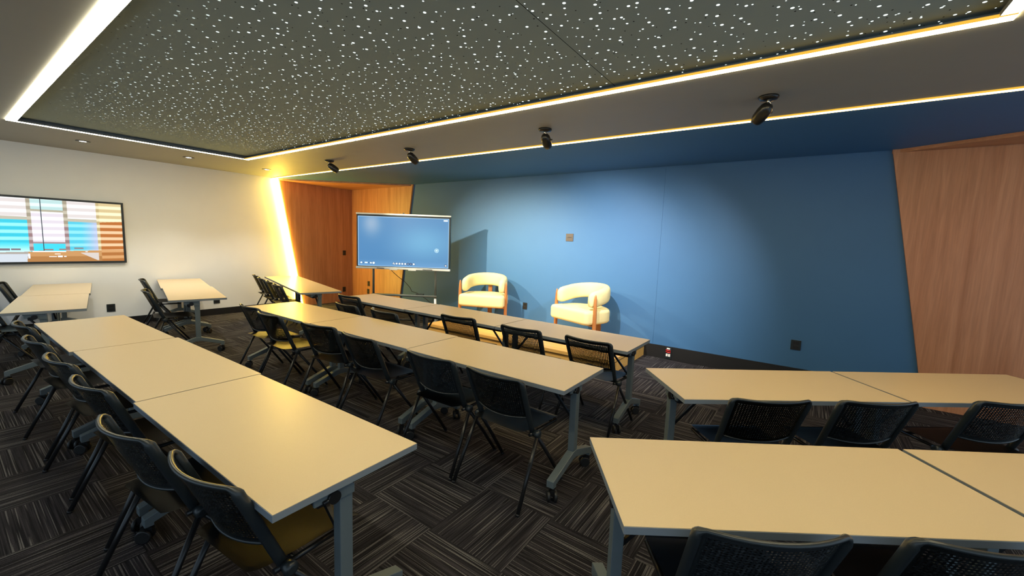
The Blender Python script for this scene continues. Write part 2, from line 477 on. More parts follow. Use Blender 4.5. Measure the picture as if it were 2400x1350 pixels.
def make_table():
    t = thing('flip_top_table', '', 'table')
    hx, hy = TL / 2 - 0.0004, TW / 2
    bm = bmesh.new(); box(bm, (-hx, -hy, 0.712), (hx, hy, 0.738))
    o = obj('tabletop', bm, [M_edge], t, bevel=0.0008)
    bm = bmesh.new(); box(bm, (-hx, -hy + 0.0015, 0.738), (hx, hy - 0.0015, 0.7402)); lam = obj('laminate_surface', bm, M_lam, o)
    yp = -hy + 0.290
    bm = bmesh.new()
    tube(bm, [(-hx + 0.05, -hy + 0.20, 0.676), (hx - 0.05, -hy + 0.20, 0.676)], 0.020, 4, ry=0.034, square=True, smooth=False)
    obj('crossbeam', bm, M_blackmetal, t)
    for s in (-1, 1):
        xo = s * (hx - 0.040)                  # outer face of the post
        bm = bmesh.new(); box(bm, (min(xo, xo - s * 0.045), yp - 0.027, 0.17), (max(xo, xo - s * 0.045), yp + 0.027, 0.700))
        leg = obj('leg_post', bm, M_grey, t, bevel=0.003)
        # flange plate under the top
        bm = bmesh.new()
        xa, xb = sorted((xo + s * 0.0005, xo + s * 0.012))
        prism(bm, [(xa, yp + 0.0275, 0.712), (xa, yp + 0.0275, 0.650), (xa, yp - 0.030, 0.650), (xa, yp - 0.05, 0.666), (xa, yp - 0.135, 0.666), (xa, yp - 0.135, 0.712)], (xb - xa, 0, 0))
        obj('flip_bracket', bm, M_grey, t, bevel=0.002)
        bm = bmesh.new()
        x1 = xo + s * 0.012
        tube(bm, [(x1, yp - 0.062, 0.676), (x1 + s * 0.014, yp - 0.062, 0.676)], 0.024, 18)
        tube(bm, [(x1 + s * 0.006, yp - 0.062, 0.676), (x1 + s * 0.006, yp - 0.105, 0.672)], 0.007, 8)
        obj('release_knob', bm, M_blackmetal, t)
        bm = bmesh.new()
        tube(bm, [(x1 - s * 0.001, yp + 0.022, 0.697), (x1 + s * 0.004, yp + 0.022, 0.697)], 0.006, 10)
        obj('screw', bm, M_chrome, t)
        # low inverted-V foot
        bm = bmesh.new(); xa, xb = sorted((xo + s * 0.003, xo - s * 0.048))
        y0, y1 = -hy - 0.008, hy - 0.042
        prism(bm, [(xa, y0, 0.088), (xa, y0, 0.135), (xa, yp - 0.027, 0.225), (xa, yp + 0.027, 0.225), (xa, y1, 0.142), (xa, y1, 0.088),
                   (xa, y1 - 0.040, 0.088), (xa, y1 - 0.040, 0.108), (xa, yp + 0.01, 0.178), (xa, yp - 0.01, 0.178), (xa, y0 + 0.040, 0.104), (xa, y0 + 0.040, 0.088)], (xb - xa, 0, 0))
        f = obj('foot_bar', bm, M_grey, t, bevel=0.003)
        xm = (xa + xb) / 2
        caster('caster', t, xm, y0 + 0.024, 0.7 * s)
        caster('caster', t, xm, y1 - 0.022, -0.9 * s)
        bm = bmesh.new()
        tube(bm, [(s * (hx - 0.30), yp - 0.02, 0.705), (xo - s * 0.04, yp + 0.01, 0.44)], 0.008, 4, square=True)
        obj('diagonal_brace', bm, M_blackmetal, t)
    return t
table0 = make_table()
first_table = [True]
def place_table(o, th, s, k, label, group, du=0.0, dv=0.0):
    """o: near corner at the aisle end of the row, th: direction, s: side the row runs to, k: which table"""
    ux = Vector((math.cos(th), math.sin(th))); vx = Vector((-math.sin(th), math.cos(th)))
    c = Vector(o) + ux * s * (TL * (k + 0.5) + du) + vx * (TW / 2 + dv)
    if first_table[0]:
        first_table[0] = False
        t = table0; t.location = (c.x, c.y, 0); t.rotation_euler = (0, 0, th); t['label'] = label; t['group'] = group
    else:
        t = dup(table0, (c.x, c.y, 0), th, label, group)
    return t
R1, A1 = (-1.306, 0.577), 0.013
R2, A2 = (-1.124, 2.190), 0.005
R3, A3 = (-1.160, 3.384), -0.010
R4, A4 = (-0.508, 2.547), 0.676
R5, A5 = (-0.394, 1.232), 0.611
RC, AC = (-6.46, 1.71), R(-12.4)
RD, AD = (-6.19, 3.23), R(-14.6)
RB, AB = (-6.44, 0.365), R(-10.0)
g = 'beige flip-top tables in the long left rows'
place_table(R1, A1, -1, 0, 'beige table at front left with the two nearest chairs along its left side', g)
place_table(R1, A1, -1, 1, 'beige table in the middle of the front left row', g, 0.01, 0.012)
place_table(R1, A1, -1, 2, 'beige table at the far end of the front left row', g, 0.02, -0.006)
place_table(R2, A2, -1, 0, 'beige table at the aisle end of the second left row, grey leg showing fully', g)
place_table(R2, A2, -1, 1, 'beige table in the middle of the second left row', g, 0.01, 0.012)
place_table(R2, A2, -1, 2, 'beige table at the far end of the second left row, reflecting yellow light', g, 0.02, 0.002)
place_table(R3, A3, -1, 0, 'grey-beige table at the aisle end of the row before the stage', g)
place_table(R3, A3, -1, 1, 'grey-beige table in the middle of the row before the stage', g, 0.01, 0.006)
place_table(R3, A3, -1, 2, 'grey-beige table at the far end of the row before the stage, by the screen stand', g, 0.02, -0.01)
g = 'beige flip-top tables on the right'
place_table(R5, A5, 1, 0, 'large beige table at front right, left of the dark joint', g)
place_table(R5, A5, 1, 1, 'beige table cut off by the right edge of the photo, right of the front joint', g, 0.025, 0.0)
place_table(R4, A4, 1, 0, 'beige table at right behind the front one, below the blue wall', g)
place_table(R4, A4, 1, 1, 'beige table below the right wood lining', g, 0.02, 0.0)
g = 'flip-top tables along the white wall'
place_table(RB, AB, -1, 0, 'pale table at the far left below the wall display, nearer half', g)
place_table(RB, AB, -1, 1, 'pale table at the far left touching the white wall under the display', g, 0.01, 0.012)
place_table(RC, AC, -1, 0, 'grey table with blue-grey leg in front of the white wall', g)
place_table(RC, AC, -1, 1, 'grey table whose far end meets the white wall', g, 0.0, -0.02)
place_table(RD, AD, -1, 0, 'table beside the wood lining, its near end facing us', g)
place_table(RD, AD, -1, 1, 'table lit yellow at the foot of the slanting strip', g, 0.0, 0.0)

# ------------------------------------------------------------------ black nesting chairs
def back_y(z): return -0.22 + (0.81 - z) / 0.36 * 0.15
def back_pt(s, z, hw=None):
    hw = hw if hw is not None else 0.222 - (0.81 - z) * 0.03
    return Vector((s * hw, back_y(z) - 0.056 * (1 - s * s), z))

def make_chair():
    t = thing('nesting_chair', '', 'chair')
    # perforated panel: real holes
    nx, nz = 29, 20
    cols = [-1.0, -0.925]
    for i in range(nx):
        a = -0.90 + 1.80 * i / nx; b = a + 1.80 / nx
        cols += [a + (b - a) * 0.28, a + (b - a) * 0.72]
    cols += [0.925, 1.0]
    rows = [0.0, 0.075]
    for j in range(nz):
        a = 0.085 + 0.84 * j / nz; b = a + 0.84 / nz
        rows += [a + (b - a) * 0.30, a + (b - a) * 0.68]
    rows += [0.94, 1.0]
    bm = bmesh.new()
    def P(s, v):
        zt = 0.806; zb = 0.548 - 0.020 * (1 - s * s)
        z = zb + (zt - zb) * v
        return back_pt(s, z) + Vector((0, 0, 0))
    grid = [[bm.verts.new(P(s * 0.98, v)) for s in cols] for v in rows]
    for j in range(len(rows) - 1):
        for i in range(len(cols) - 1):
            hi = (i >= 2 and i % 2 == 0 and i < len(cols) - 2); hj = (j >= 2 and j % 2 == 0 and j < len(rows) - 2)
            if hi and hj: continue
            f = bm.faces.new((grid[j][i], grid[j][i + 1], grid[j + 1][i + 1], grid[j + 1][i])); f.smooth = True
    bmesh.ops.solidify(bm, geom=bm.faces[:], thickness=0.0035)
    obj('backrest', bm, M_black, t)
    # frame of the back: uprights and rounded top rail, lower lip
    bm = bmesh.new()
    path = []
    for k in range(7): path.append(back_pt(-1, 0.43 + (0.785 - 0.43) * k / 6) + Vector((0, 0, 0)))
    for k in range(1, 5):
        a = math.pi / 2 * k / 5
        path.append(back_pt(-1 + 0.13 * (1 - math.cos(a)), 0.785 + 0.026 * math.sin(a)))
    for k in range(1, 12): path.append(back_pt(-0.87 + 1.74 * k / 12, 0.811 + 0.0 * k))
    for k in range(4, 0, -1):
        a = math.pi / 2 * k / 5
        path.append(back_pt(1 - 0.13 * (1 - math.cos(a)), 0.785 + 0.026 * math.sin(a)))
    for k in range(6, -1, -1): path.append(back_pt(1, 0.43 + (0.785 - 0.43) * k / 6))
    n = len(path)
    rad = [0.0150 if (i < 7 or i >= n - 7) else 0.008 for i in range(n)]
    for i in (7, 8): rad[i] = 0.012
    for i in (n - 8, n - 9): rad[i] = 0.012
    dep = [0.020 if (i < 7 or i >= n - 7) else 0.009 for i in range(n)]
    for i, d_ in ((7, 0.017), (8, 0.014), (9, 0.011)): dep[i] = dep[n - 1 - i] = d_
    tube(bm, path, rad, 12, ry=dep, up=Vector((0, 1, 0)))
    obj('back_frame', bm, M_black, t)
    bm = bmesh.new()
    tube(bm, [P(-0.97 + 1.94 * k / 14, 0.0) for k in range(15)], 0.006, 8, up=Vector((0, 1, 0)))
    obj('lower_rail', bm, M_black, t)
    # seat shell
    bm = bmesh.new()
    nu, nv = 12, 14
    top = []
    for j in range(nv + 1):
        v = j / nv; y = -0.175 + 0.45 * v
        row = []
        for i in range(nu + 1):
            u = -1 + 2 * i / nu
            wd = 0.225 * (1 - 0.10 * (1 - v) ** 2)
            if v > 0.9: wd *= 1 - 0.6 * (v - 0.9)
            if v < 0.08: wd *= 1 - 1.2 * (0.08 - v)
            z = 0.455 - 0.012 * (1 - u * u) * math.sin(math.pi * min(v * 1.1, 1)) - 0.028 * max(0, (v - 0.82) / 0.18) ** 2 + 0.010 * (1 - v) ** 3
            row.append(bm.verts.new((u * wd, y, z)))
        top.append(row)
    for j in range(nv):
        for i in range(nu):
            f = bm.faces.new((top[j][i], top[j][i + 1], top[j + 1][i + 1], top[j + 1][i])); f.smooth = True
    bmesh.ops.solidify(bm, geom=bm.faces[:], thickness=0.016)
    obj('seat', bm, M_seat, t)
    bm = bmesh.new()
    for s in (-1, 1):
        tube(bm, [(s * 0.215, -0.10, 0.428), (s * 0.215, 0.22, 0.425)], 0.011, 8)
    tube(bm, [(-0.215, -0.02, 0.424), (0.215, -0.02, 0.424)], 0.010, 8)
    tube(bm, [(-0.215, 0.19, 0.422), (0.215, 0.19, 0.422)], 0.009, 8)
    obj('seat_frame', bm, M_blackmetal, t)
    for s in (-1, 1):
        bm = bmesh.new(); tube(bm, [(s * 0.222, -0.06, 0.432), (s * 0.248, -0.06, 0.432), (s * 0.262, -0.06, 0.432), (s * 0.268, -0.06, 0.432)], [0.022, 0.026, 0.026, 0.014], 18)
        obj('pivot_cap', bm, M_black, t)
        bm = bmesh.new(); tube(bm, [(s * 0.252, -0.062, 0.432), (s * 0.262, -0.17, 0.214), (s * 0.270, -0.272, 0.008)], 0.0125, 10, up=Vector((1, 0, 0)))
        tube(bm, [(s * 0.270, -0.270, 0.012), (s * 0.2702, -0.274, 0.0)], 0.0135, 10, up=Vector((1, 0, 0)))
        obj('leg', bm, M_blackmetal, t)
        bm = bmesh.new(); tube(bm, [(s * 0.236, -0.058, 0.428), (s * 0.250, 0.10, 0.214), (s * 0.262, 0.245, 0.008)], 0.0125, 10, up=Vector((1, 0, 0)))
        tube(bm, [(s * 0.262, 0.243, 0.012), (s * 0.2622, 0.247, 0.0)], 0.0135, 10, up=Vector((1, 0, 0)))
        obj('leg', bm, M_blackmetal, t)
    return t
chair0 = make_chair()
first_chair = [True]
def chair(bx, by, deg, label, group):
    a = R(deg)
    x = bx - 0.22 * math.sin(a); y = by + 0.22 * math.cos(a)
    if first_chair[0]:
        first_chair[0] = False
        c = chair0; c.location = (x, y, 0); c.rotation_euler = (0, 0, a); c['label'] = label; c['group'] = group
        return c
    return dup(chair0, (x, y, 0), a, label, group)

g = 'black chairs along the front left row'
for (x, y, a, l) in [(-1.65, 0.50, 5, 'black chair nearest the camera at bottom left, with a perforated back'),
                     (-2.25, 0.42, 6, 'black chair second from the camera in the front left row'),
                     (-3.03, 0.45, 6, 'black chair third from the camera in the front left row'),
                     (-3.72, 0.43, 5, 'black chair fourth from the camera in the front left row'),
                     (-4.45, 0.41, 5, 'black chair fifth from the camera in the front left row'),
                     (-5.20, 0.42, 4, 'black chair at the far end of the front left row')]:
    chair(x, y, a, l, g)
g = 'black chairs along the second left row'
for (x, y, a, l) in [(-1.53, 2.00, -2, 'black chair at the aisle end of the second row, all legs visible'),
                     (-2.11, 2.01, 1, 'black chair second from the aisle end of the second row'),
                     (-2.97, 2.02, -1, 'black chair third from the aisle end of the second row'),
                     (-3.60, 2.03, 8, 'black chair fourth from the aisle in the second row, before the yellow glare'),
                     (-4.41, 1.97, 1, 'black chair with amber-lit seat, second from the far end of the second row'),
                     (-5.02, 2.04, -1, 'black chair at the far end of the second row')]:
    chair(x, y, a, l, g)
g = 'black chairs along the row before the stage'
for (x, y, a, l) in [(-1.49, 3.29, -4, 'black mesh-back chair at the aisle end of the row before the stage'),
                     (-2.19, 3.27, 1, 'black mesh-back chair second from the aisle in the row before the stage'),
                     (-3.01, 3.27, 5, 'black mesh-back chair third from the aisle in the row before the stage'),
                     (-3.79, 2.90, -2, 'black chair pulled back, below the standing screen'),
                     (-4.47, 2.88, -3, 'black chair pulled back, left of the other pulled-back chair'),
                     (-5.09, 3.32, 1, 'black chair tucked in at the far end of the row before the stage')]:
    chair(x, y, a, l, g)
g = 'black chairs at the right tables'
for (x, y, a, l) in [(0.00, 1.39, 34, 'black perforated chair back at the bottom edge, centre right'),
                     (0.53, 1.745, 33, 'black perforated chair back at the bottom right corner'),
                     (-0.08, 2.68, 37, 'black chair behind the front right table, leftmost of its three'),
                     (0.42, 3.07, 38, 'black chair behind the front right table, middle of its three'),
                     (1.08, 3.62, 37, 'black chair behind the front right table, cut by the right photo edge')]:
    chair(x, y, a, l, g)
g = 'black chairs at the tables by the white wall'
for (x, y, a, l) in [(-7.10, 1.66, -12, 'black chair nearer us at the grey table before the white wall'),
                     (-8.62, 1.98, -12, 'black chair farther away at the grey table before the white wall'),
                     (-6.83, 3.20, -14, 'black chair nearest us at the table beside the wood lining'),
                     (-7.36, 3.33, -14, 'black chair second from us at the table beside the wood lining'),
                     (-7.98, 3.46, -14, 'black chair third from us at the table beside the wood lining'),
                     (-8.55, 3.62, -14, 'black chair by the white wall, farthest at the table beside the wood lining'),
                     (-8.95, 0.56, -10, 'black chair at the far left edge by the white wall'),
                     (-7.25, 0.28, -10, 'black chair at the left edge, nearer half of the pale tables')]:
    chair(x, y, a, l, g)

# ------------------------------------------------------------------ stage
SX0, SX1, SY0, SZ = -5.15, -1.855, 4.83, 0.20
t = thing('wooden_platform', 'low amber plywood platform carrying the two lounge chairs', 'platform', ((SX0 + SX1) / 2, (SY0 + YB) / 2, 0))
hw, hd = (SX1 - SX0) / 2, (YB - 0.018 - SY0) / 2
bm = bmesh.new(); box(bm, (-hw, -hd, SZ - 0.045), (hw, hd - 0.005, SZ)); obj('deck_board', bm, M_stage, t, bevel=0.002)
bm = bmesh.new(); box(bm, (-hw + 0.015, -hd + 0.015, 0.0), (hw - 0.015, hd - 0.01, SZ - 0.045)); obj('plinth', bm, M_stage, t)

# ------------------------------------------------------------------ lounge chairs
def rounded_slab(bm, w, d, z0, z1, r, curve_back=True):
    """cushion: rounded plan (semicircular towards +y) with pillow-soft edges"""
    plan = []
    n = 10
    def arc(cx, cy, rr, a0, a1, m):
        for k in range(m + 1):
            a = a0 + (a1 - a0) * k / m
            plan.append((cx + rr * math.cos(a), cy + rr * math.sin(a)))
    rf = 0.06; rb = w / 2 - 0.02
    arc(-w / 2 + rf, -d / 2 + rf, rf, -math.pi, -math.pi / 2, 5)
    arc(w / 2 - rf, -d / 2 + rf, rf, -math.pi / 2, 0, 5)
    for k in range(13):
        a = math.pi * k / 12
        plan.append((w / 2 * math.cos(a) * 1.0, d / 2 - rb * 0.80 + rb * 0.80 * math.sin(a)))
    cx, cy = 0, 0
    levels = []
    m = 6
    for k in range(m + 1):
        a = -math.pi / 2 + math.pi / 2 * k / m
        levels.append((z0 + r + r * math.sin(a), r * (1 - math.cos(a))))
    for k in range(m + 1):
        a = math.pi / 2 * k / m
        levels.append((z1 - r + r * math.sin(a), r * (1 - math.cos(a))))
    rings = []
    for z, ins in levels:
        ring = []
        for (x, y) in plan:
            L = math.hypot(x, y)
            ring.append(bm.verts.new((x * (1 - ins / L), y * (1 - ins / L), z)))
        rings.append(ring)
    for a, b in zip(rings, rings[1:]):
        for k in range(len(a)):
            f = bm.faces.new((a[k], a[(k + 1) % len(a)], b[(k + 1) % len(a)], b[k])); f.smooth = True
    for ring, z in ((rings[0], z0), (rings[-1], z1 + 0.006)):
        c = bm.verts.new((0, 0, z))
        for k in range(len(ring)):
            f = bm.faces.new((ring[k], ring[(k + 1) % len(ring)], c)); f.smooth = True

def make_lounge():
    t = thing('lounge_chair', '', 'lounge chair')
    bm = bmesh.new(); rounded_slab(bm, 0.80, 0.68, 0.30, 0.50, 0.045)
    obj('seat_cushion', bm, M_cream, t)
    # C-shaped back bolster: a fat rounded band swept round the seat
    bm = bmesh.new()
    path = []
    rx, ry = 0.315, 0.30
    rx = 0.325
    for k in range(5): path.append(Vector((rx + 0.006, -0.225 + 0.05 * k, 0)))
    for k in range(25):
        a = math.pi * k / 24
        path.append(Vector((rx * math.cos(a), 0.0 + ry * math.sin(a), 0)))
    for k in range(4, -1, -1): path.append(Vector((-rx - 0.006, -0.225 + 0.05 * k, 0)))
    rings = []
    prof = []
    hw_, hh = 0.062, 0.115
    for k in range(20):
        a = 2 * math.pi * k / 20
        ca, sa = math.cos(a), math.sin(a)
        prof.append((hw_ * (abs(ca) ** 0.65) * (1 if ca > 0 else -1), hh * (abs(sa) ** 0.65) * (1 if sa > 0 else -1)))
    npth = len(path)
    for i, p in enumerate(path):
        a_ = path[max(i - 1, 0)]; b_ = path[min(i + 1, npth - 1)]
        tg = (b_ - a_).normalized(); side = Vector((tg.y, -tg.x, 0))
        e = min(i, npth - 1 - i)
        zc = 0.640 + 0.095 * math.sin(math.pi * i / (npth - 1)) ** 1.0
        for sc in ((0.45, 0.80, 1.0)[min(e, 2)],) if 0 < e else (0.45,):
            k2 = {0: 0.55, 1: 0.90}.get(e, 1.0)
            rings.append([bm.verts.new(p + side * (u * k2) + Vector((0, 0, zc + v * (0.72 if e == 0 else 0.95 if e == 1 else 1.0)))) for u, v in prof])
    for a_, b_ in zip(rings, rings[1:]):
        for k in range(20):
            f = bm.faces.new((a_[k], a_[(k + 1) % 20], b_[(k + 1) % 20], b_[k])); f.smooth = True
    for rg in (rings[0][::-1], rings[-1]):
        f = bm.faces.new(rg); f.smooth = True
    obj('curved_backrest', bm, M_cream, t)
    # two tall tapered front legs outside the arms, one flat post behind
    for s in (-1, 1):
        bm = bmesh.new()
        tube(bm, [(s * 0.412, -0.19, z) for z in (0.0, 0.15, 0.35, 0.55, 0.66, 0.715, 0.735)], [0.022, 0.027, 0.030, 0.026, 0.020, 0.013, 0.005], 12, ry=None)
        obj('front_leg', bm, M_legwood, t)
    bm = bmesh.new(); box(bm, (-0.038, 0.325, 0.0), (0.038, 0.36, 0.62)); obj('rear_leg', bm, M_legwood, t, bevel=0.006)
    bm = bmesh.new(); tube(bm, [(-0.39, -0.19, 0.285), (0.39, -0.19, 0.285)], 0.014, 8)
    tube(bm, [(0, -0.19, 0.285), (0, 0.34, 0.285)], 0.014, 8); obj('seat_rail', bm, M_legwood, t)
    return t
lc = make_lounge()
lc.location = (-4.60, 5.72, SZ); lc.rotation_euler = (0, 0, R(24))
lc['label'] = 'cream curved lounge chair on the platform, beside the standing screen'; lc['group'] = 'cream lounge chairs on the platform'
dup(lc, (-2.66, 5.68, SZ), R(-20), 'cream curved lounge chair at the right of the platform, showing its side')

# ------------------------------------------------------------------ screens (pictures as coloured cells of the screen surface)
def lerp(a, b, t): return tuple(a[i] + (b[i] - a[i]) * t for i in range(3))
def picture(name, W_, H_, nx, nz, fn, m, parent, T):
    """grid facing -y in local space, (0,0) lower left; fn(u,v)->srgb"""
    me = bpy.data.meshes.new(name)
    vs = [tuple(T @ Vector((W_ * i / nx, 0, H_ * j / nz))) for j in range(nz + 1) for i in range(nx + 1)]
    fs = [(j * (nx + 1) + i, j * (nx + 1) + i + 1, (j + 1) * (nx + 1) + i + 1, (j + 1) * (nx + 1) + i) for j in range(nz) for i in range(nx)]
    me.from_pydata(vs, [], fs)
    ca = me.color_attributes.new('Col', 'FLOAT_COLOR', 'CORNER')
    buf = []
    for j in range(nz):
        for i in range(nx):
            c = srgb(*fn((i + 0.5) / nx, (j + 0.5) / nz))
            buf += list(c) * 4
    ca.data.foreach_set('color', buf)
    me.materials.append(m)
    o = bpy.data.objects.new(name, me); C.objects.link(o); o.parent = parent
    return o

# wall display with its bright picture; u runs 0..1 from Y=0.22 to 1.93
DY0, DY1, DZ0, DZ1 = 0.235, 1.897, 1.078, 1.998
def meeting(u, v):
    Y = DY0 + (DY1 - DY0) * u; Z = DZ0 + (DZ1 - DZ0) * v
    ph = ((Z - 0.02 * (Y - 0.7) - 1.959) / 0.0985) % 1.0
    dark = 0.5 - 0.5 * math.cos(2 * math.pi * ph)
    dark = 1 - min(1, max(0, (dark - 0.35) / 0.35))          # 1 on the darker bands
    white, pale = (255, 253, 255), (224, 216, 226)
    c = None
    if Y > 1.60:
        if Z > 1.69 + 0.10 * (Y - 1.60): c = lerp((254, 243, 200), (212, 190, 140), dark)
        else: c = lerp((236, 200, 158), (182, 104, 40), dark)
        if Y < 1.63 and Z > 1.26: c = lerp((236, 226, 190), (190, 170, 120), dark)
    elif 0.885 < Y < 1.255:                                   # middle bay
        c = lerp(white, pale, dark)
        if Z > 1.85: c = lerp((228, 252, 252), (186, 218, 218), dark)
        if Z < 1.35: c = (60, 214, 236)
        if 1.818 < Z < 1.85: c = (178, 172, 150)
        if 1.347 < Z < 1.374: c = (160, 140, 148)
        if abs(Y - 1.014 - 0.0 * Z) < 0.003: c = (60, 70, 80)
    else:
        side = Y < 0.885
        if Z > 1.735: c = lerp(white, (222, 214, 212), dark)
        else:
            c = lerp((150, 240, 250), (50, 200, 224), dark) if side else lerp((140, 228, 246), (80, 200, 226), dark)
            if not side:
                k = min(1, max(0, (Y - 1.42) / 0.16)); c = lerp(c, lerp((196, 208, 236), (178, 190, 222), dark), k)
            if Z > 1.69: c = (190, 186, 168)
            if Z < 1.36 and side: c = lerp((60, 214, 236), (190, 244, 252), (1.36 - Z) / 0.12)
    if (0.872 < Y < 0.915 or 1.240 < Y < 1.283) and Z > 1.24:
        c = lerp((196, 188, 168), (160, 150, 130), dark) if Z > 1.62 else lerp((190, 178, 178), (150, 120, 122), dark)
    if Y > 1.63 and Z < 1.26: c = lerp((214, 160, 104), (176, 110, 50), dark)
    # table tops, chairs and clutter at the foot of the picture
    edge = 1.225 + 0.03 * (Y - 0.8)
    if Z < edge and Y < 1.63:
        c = (200, 148, 92)
        if Z < 1.16: c = (176, 122, 66)
        if Y < 0.86 - 0.12 * (1.23 - Z): c = (206, 214, 224)
        if Y < 0.86 and 1.195 < Z: c = (168, 160, 152)
    if 1.40 < Y < 1.60 and Z < 1.215 and Z > 1.215 - (1.60 - Y) * 0 - 0.12 and (Y - 1.40) * 0.62 > (1.205 - Z): c = (214, 204, 198)
    for (y0, y1, z0, z1, cc) in [(0.45, 0.56, 1.245, 1.275, (120, 110, 120)), (0.58, 0.69, 1.245, 1.272, (120, 110, 120)), (0.70, 0.79, 1.25, 1.275, (126, 116, 126)),
                                 (1.02, 1.11, 1.248, 1.268, (150, 118, 116)), (1.17, 1.24, 1.252, 1.275, (150, 124, 120)), (1.33, 1.43, 1.27, 1.292, (130, 132, 138)),
                                 (0.96, 1.02, 1.225, 1.245, (160, 110, 70)), (0.90, 1.24, 1.222, 1.236, (255, 255, 255)), (1.12, 1.18, 1.190, 1.200, (255, 250, 245)),
                                 (1.06, 1.14, 1.148, 1.158, (255, 250, 245)), (1.15, 1.20, 1.144, 1.166, (255, 255, 255)), (1.215, 1.24, 1.146, 1.164, (255, 255, 255)),
                                 (0.855, 0.875, 1.13, 1.20, (240, 244, 250)), (1.45, 1.475, 1.225, 1.235, (255, 255, 255))]:
        if y0 < Y < y1 and z0 < Z < z1: c = cc
    return c
t = thing('wall_display', 'black-framed wall display on the white wall showing a bright striped meeting room', 'display', (XW, (DY0 + DY1) / 2, 1.535))
cy = (DY0 + DY1) / 2
bm = bmesh.new()
Y0, Y1, Z0, Z1 = 0.205 - cy, 1.927 - cy, 1.045 - 1.535, 2.028 - 1.535
box(bm, (0.0, Y0, Z0), (0.036, Y1, Z1)); 
obj('housing', bm, M_black, t)
bm = bmesh.new()
for lo, hi in (((0.036, Y0, Z0), (0.042, Y1, DZ0 - 1.535)), ((0.036, Y0, DZ1 - 1.535), (0.042, Y1, Z1)), ((0.036, Y0, DZ0 - 1.535), (0.042, DY0 - cy, DZ1 - 1.535)), ((0.036, DY1 - cy, DZ0 - 1.535), (0.042, Y1, DZ1 - 1.535))):
    box(bm, lo, hi)
obj('bezel', bm, M_black, t)
Tp = Matrix.Translation((0.038, DY0 - cy, DZ0 - 1.535)) @ Matrix.Rotation(R(90), 4, 'Z')
picture('screen_picture', DY1 - DY0, DZ1 - DZ0, 333, 184, meeting, screen_material('display_picture', 0.41), t, Tp)

# interactive screen on its stand; local x across, facing -y
SW, SH = 1.655, 0.93
def panel_ui(u, v):
    c = lerp((66, 118, 170), (104, 166, 204), min(1, max(0, 0.25 + 0.7 * math.exp(-((u - 0.72) ** 2 / 0.09 + (v - 0.5) ** 2 / 0.12)))))
    c = lerp(c, (120, 168, 214), 0.5 * max(0, 1 - v * 7))
    k = math.exp(-((u - 0.15) ** 2 / 0.010 + (v - 0.86) ** 2 / 0.05)); c = lerp(c, (168, 184, 202), 0.7 * k)  # reflected hot spot at upper left, painted into the picture
    e = min(u, 1 - u) * SW; e2 = min(v, 1 - v) * SH
    if min(e, e2) < 0.014: c = lerp((196, 226, 250), c, min(e, e2) / 0.014)
    x, z = u * SW, v * SH
    def disc(cx, cz, r, cc, c):
        return cc if (x - cx) ** 2 + (z - cz) ** 2 < r * r else c
    c = disc(1.435, 0.330, 0.040, (176, 214, 232), c); c = disc(1.435, 0.330, 0.028, (90, 150, 190), c); c = disc(1.435, 0.330, 0.019, (200, 230, 240), c)
    for cx, r in ((0.06, 0.018), (0.235, 0.017), (0.285, 0.022)):
        c = disc(cx, 0.058, r + 0.005, (48, 78, 120), c); c = disc(cx, 0.058, r, (225, 240, 250), c)
    for cx in (0.105, 0.19): c = disc(cx, 0.058, 0.008, (40, 66, 104), c)
    if 0.12 < x < 0.175 and 0.046 < z < 0.070: c = (220, 236, 248)
    for i in range(8):
        cx = 0.655 + 0.052 * i
        dk = i in (5, 6)
        c = disc(cx, 0.058, 0.024, (36, 64, 108), c)
        c = disc(cx, 0.058, 0.007 if dk else 0.018, (232, 244, 252), c)
    if abs((x - 0.655) - (z - 0.058)) < 0.006 and abs(x - 0.655) < 0.02: c = (40, 60, 90)
    c = disc(1.605, 0.050, 0.024, (30, 56, 96), c); c = disc(1.605, 0.050, 0.014, (230, 240, 250), c)
    if 1.555 < x < 1.632 and 0.876 < z < 0.902: c = (236, 246, 252)
    return c
tv = thing('interactive_screen', 'large interactive whiteboard screen with a blue home page and silver top and bottom bars', 'screen', (-6.015, 5.055, 0), R(35.15))
zb, zt = 1.062, 2.055
hw = 0.862
bm = bmesh.new(); box(bm, (-hw + 0.01, -0.020, zb + 0.022), (hw - 0.01, 0.055, zt - 0.02)); obj('housing', bm, M_blackmetal, tv, bevel=0.004)
px0, pz0 = -SW / 2, zb + 0.035
bm = bmesh.new()
for lo, hi in (((-hw + 0.012, -0.028, zb + 0.02), (hw - 0.012, -0.020, pz0)), ((-hw + 0.012, -0.028, pz0 + SH - 0.03), (hw - 0.012, -0.020, zt - 0.02)),
               ((-hw + 0.012, -0.028, pz0), (px0, -0.020, pz0 + SH - 0.03)), ((px0 + SW, -0.028, pz0), (hw - 0.012, -0.020, pz0 + SH - 0.03))):
    box(bm, lo, hi)
obj('bezel', bm, M_black, tv)
picture('screen_picture', SW, SH - 0.03, 330, 180, panel_ui, screen_material('blue_home_page', 0.42), tv, Matrix.Translation((px0, -0.0235, pz0)))
bm = bmesh.new(); box(bm, (-hw, -0.034, zt - 0.028), (hw, 0.02, zt)); obj('top_bar', bm, M_silver, tv, bevel=0.004)
bm = bmesh.new(); box(bm, (-hw, -0.045, zb - 0.016), (hw, 0.02, zb + 0.022))
bb = obj('bottom_bar', bm, M_silver, tv, bevel=0.005)
bm = bmesh.new()
bm.free()
for x0, x1 in ((-0.48, -0.34), (0.36, 0.54)):
    bm = bmesh.new(); box(bm, (x0, -0.047, zb - 0.006), (x1, -0.044, zb + 0.006)); obj('speaker_slot', bm, M_black, bb)
for x0, x1 in ((-0.24, -0.10), (0.10, 0.24)):
    bm = bmesh.new(); box(bm, (x0, -0.060, zb - 0.026), (x1, -0.040, zb - 0.012)); obj('pen_tray', bm, M_silver, bb)
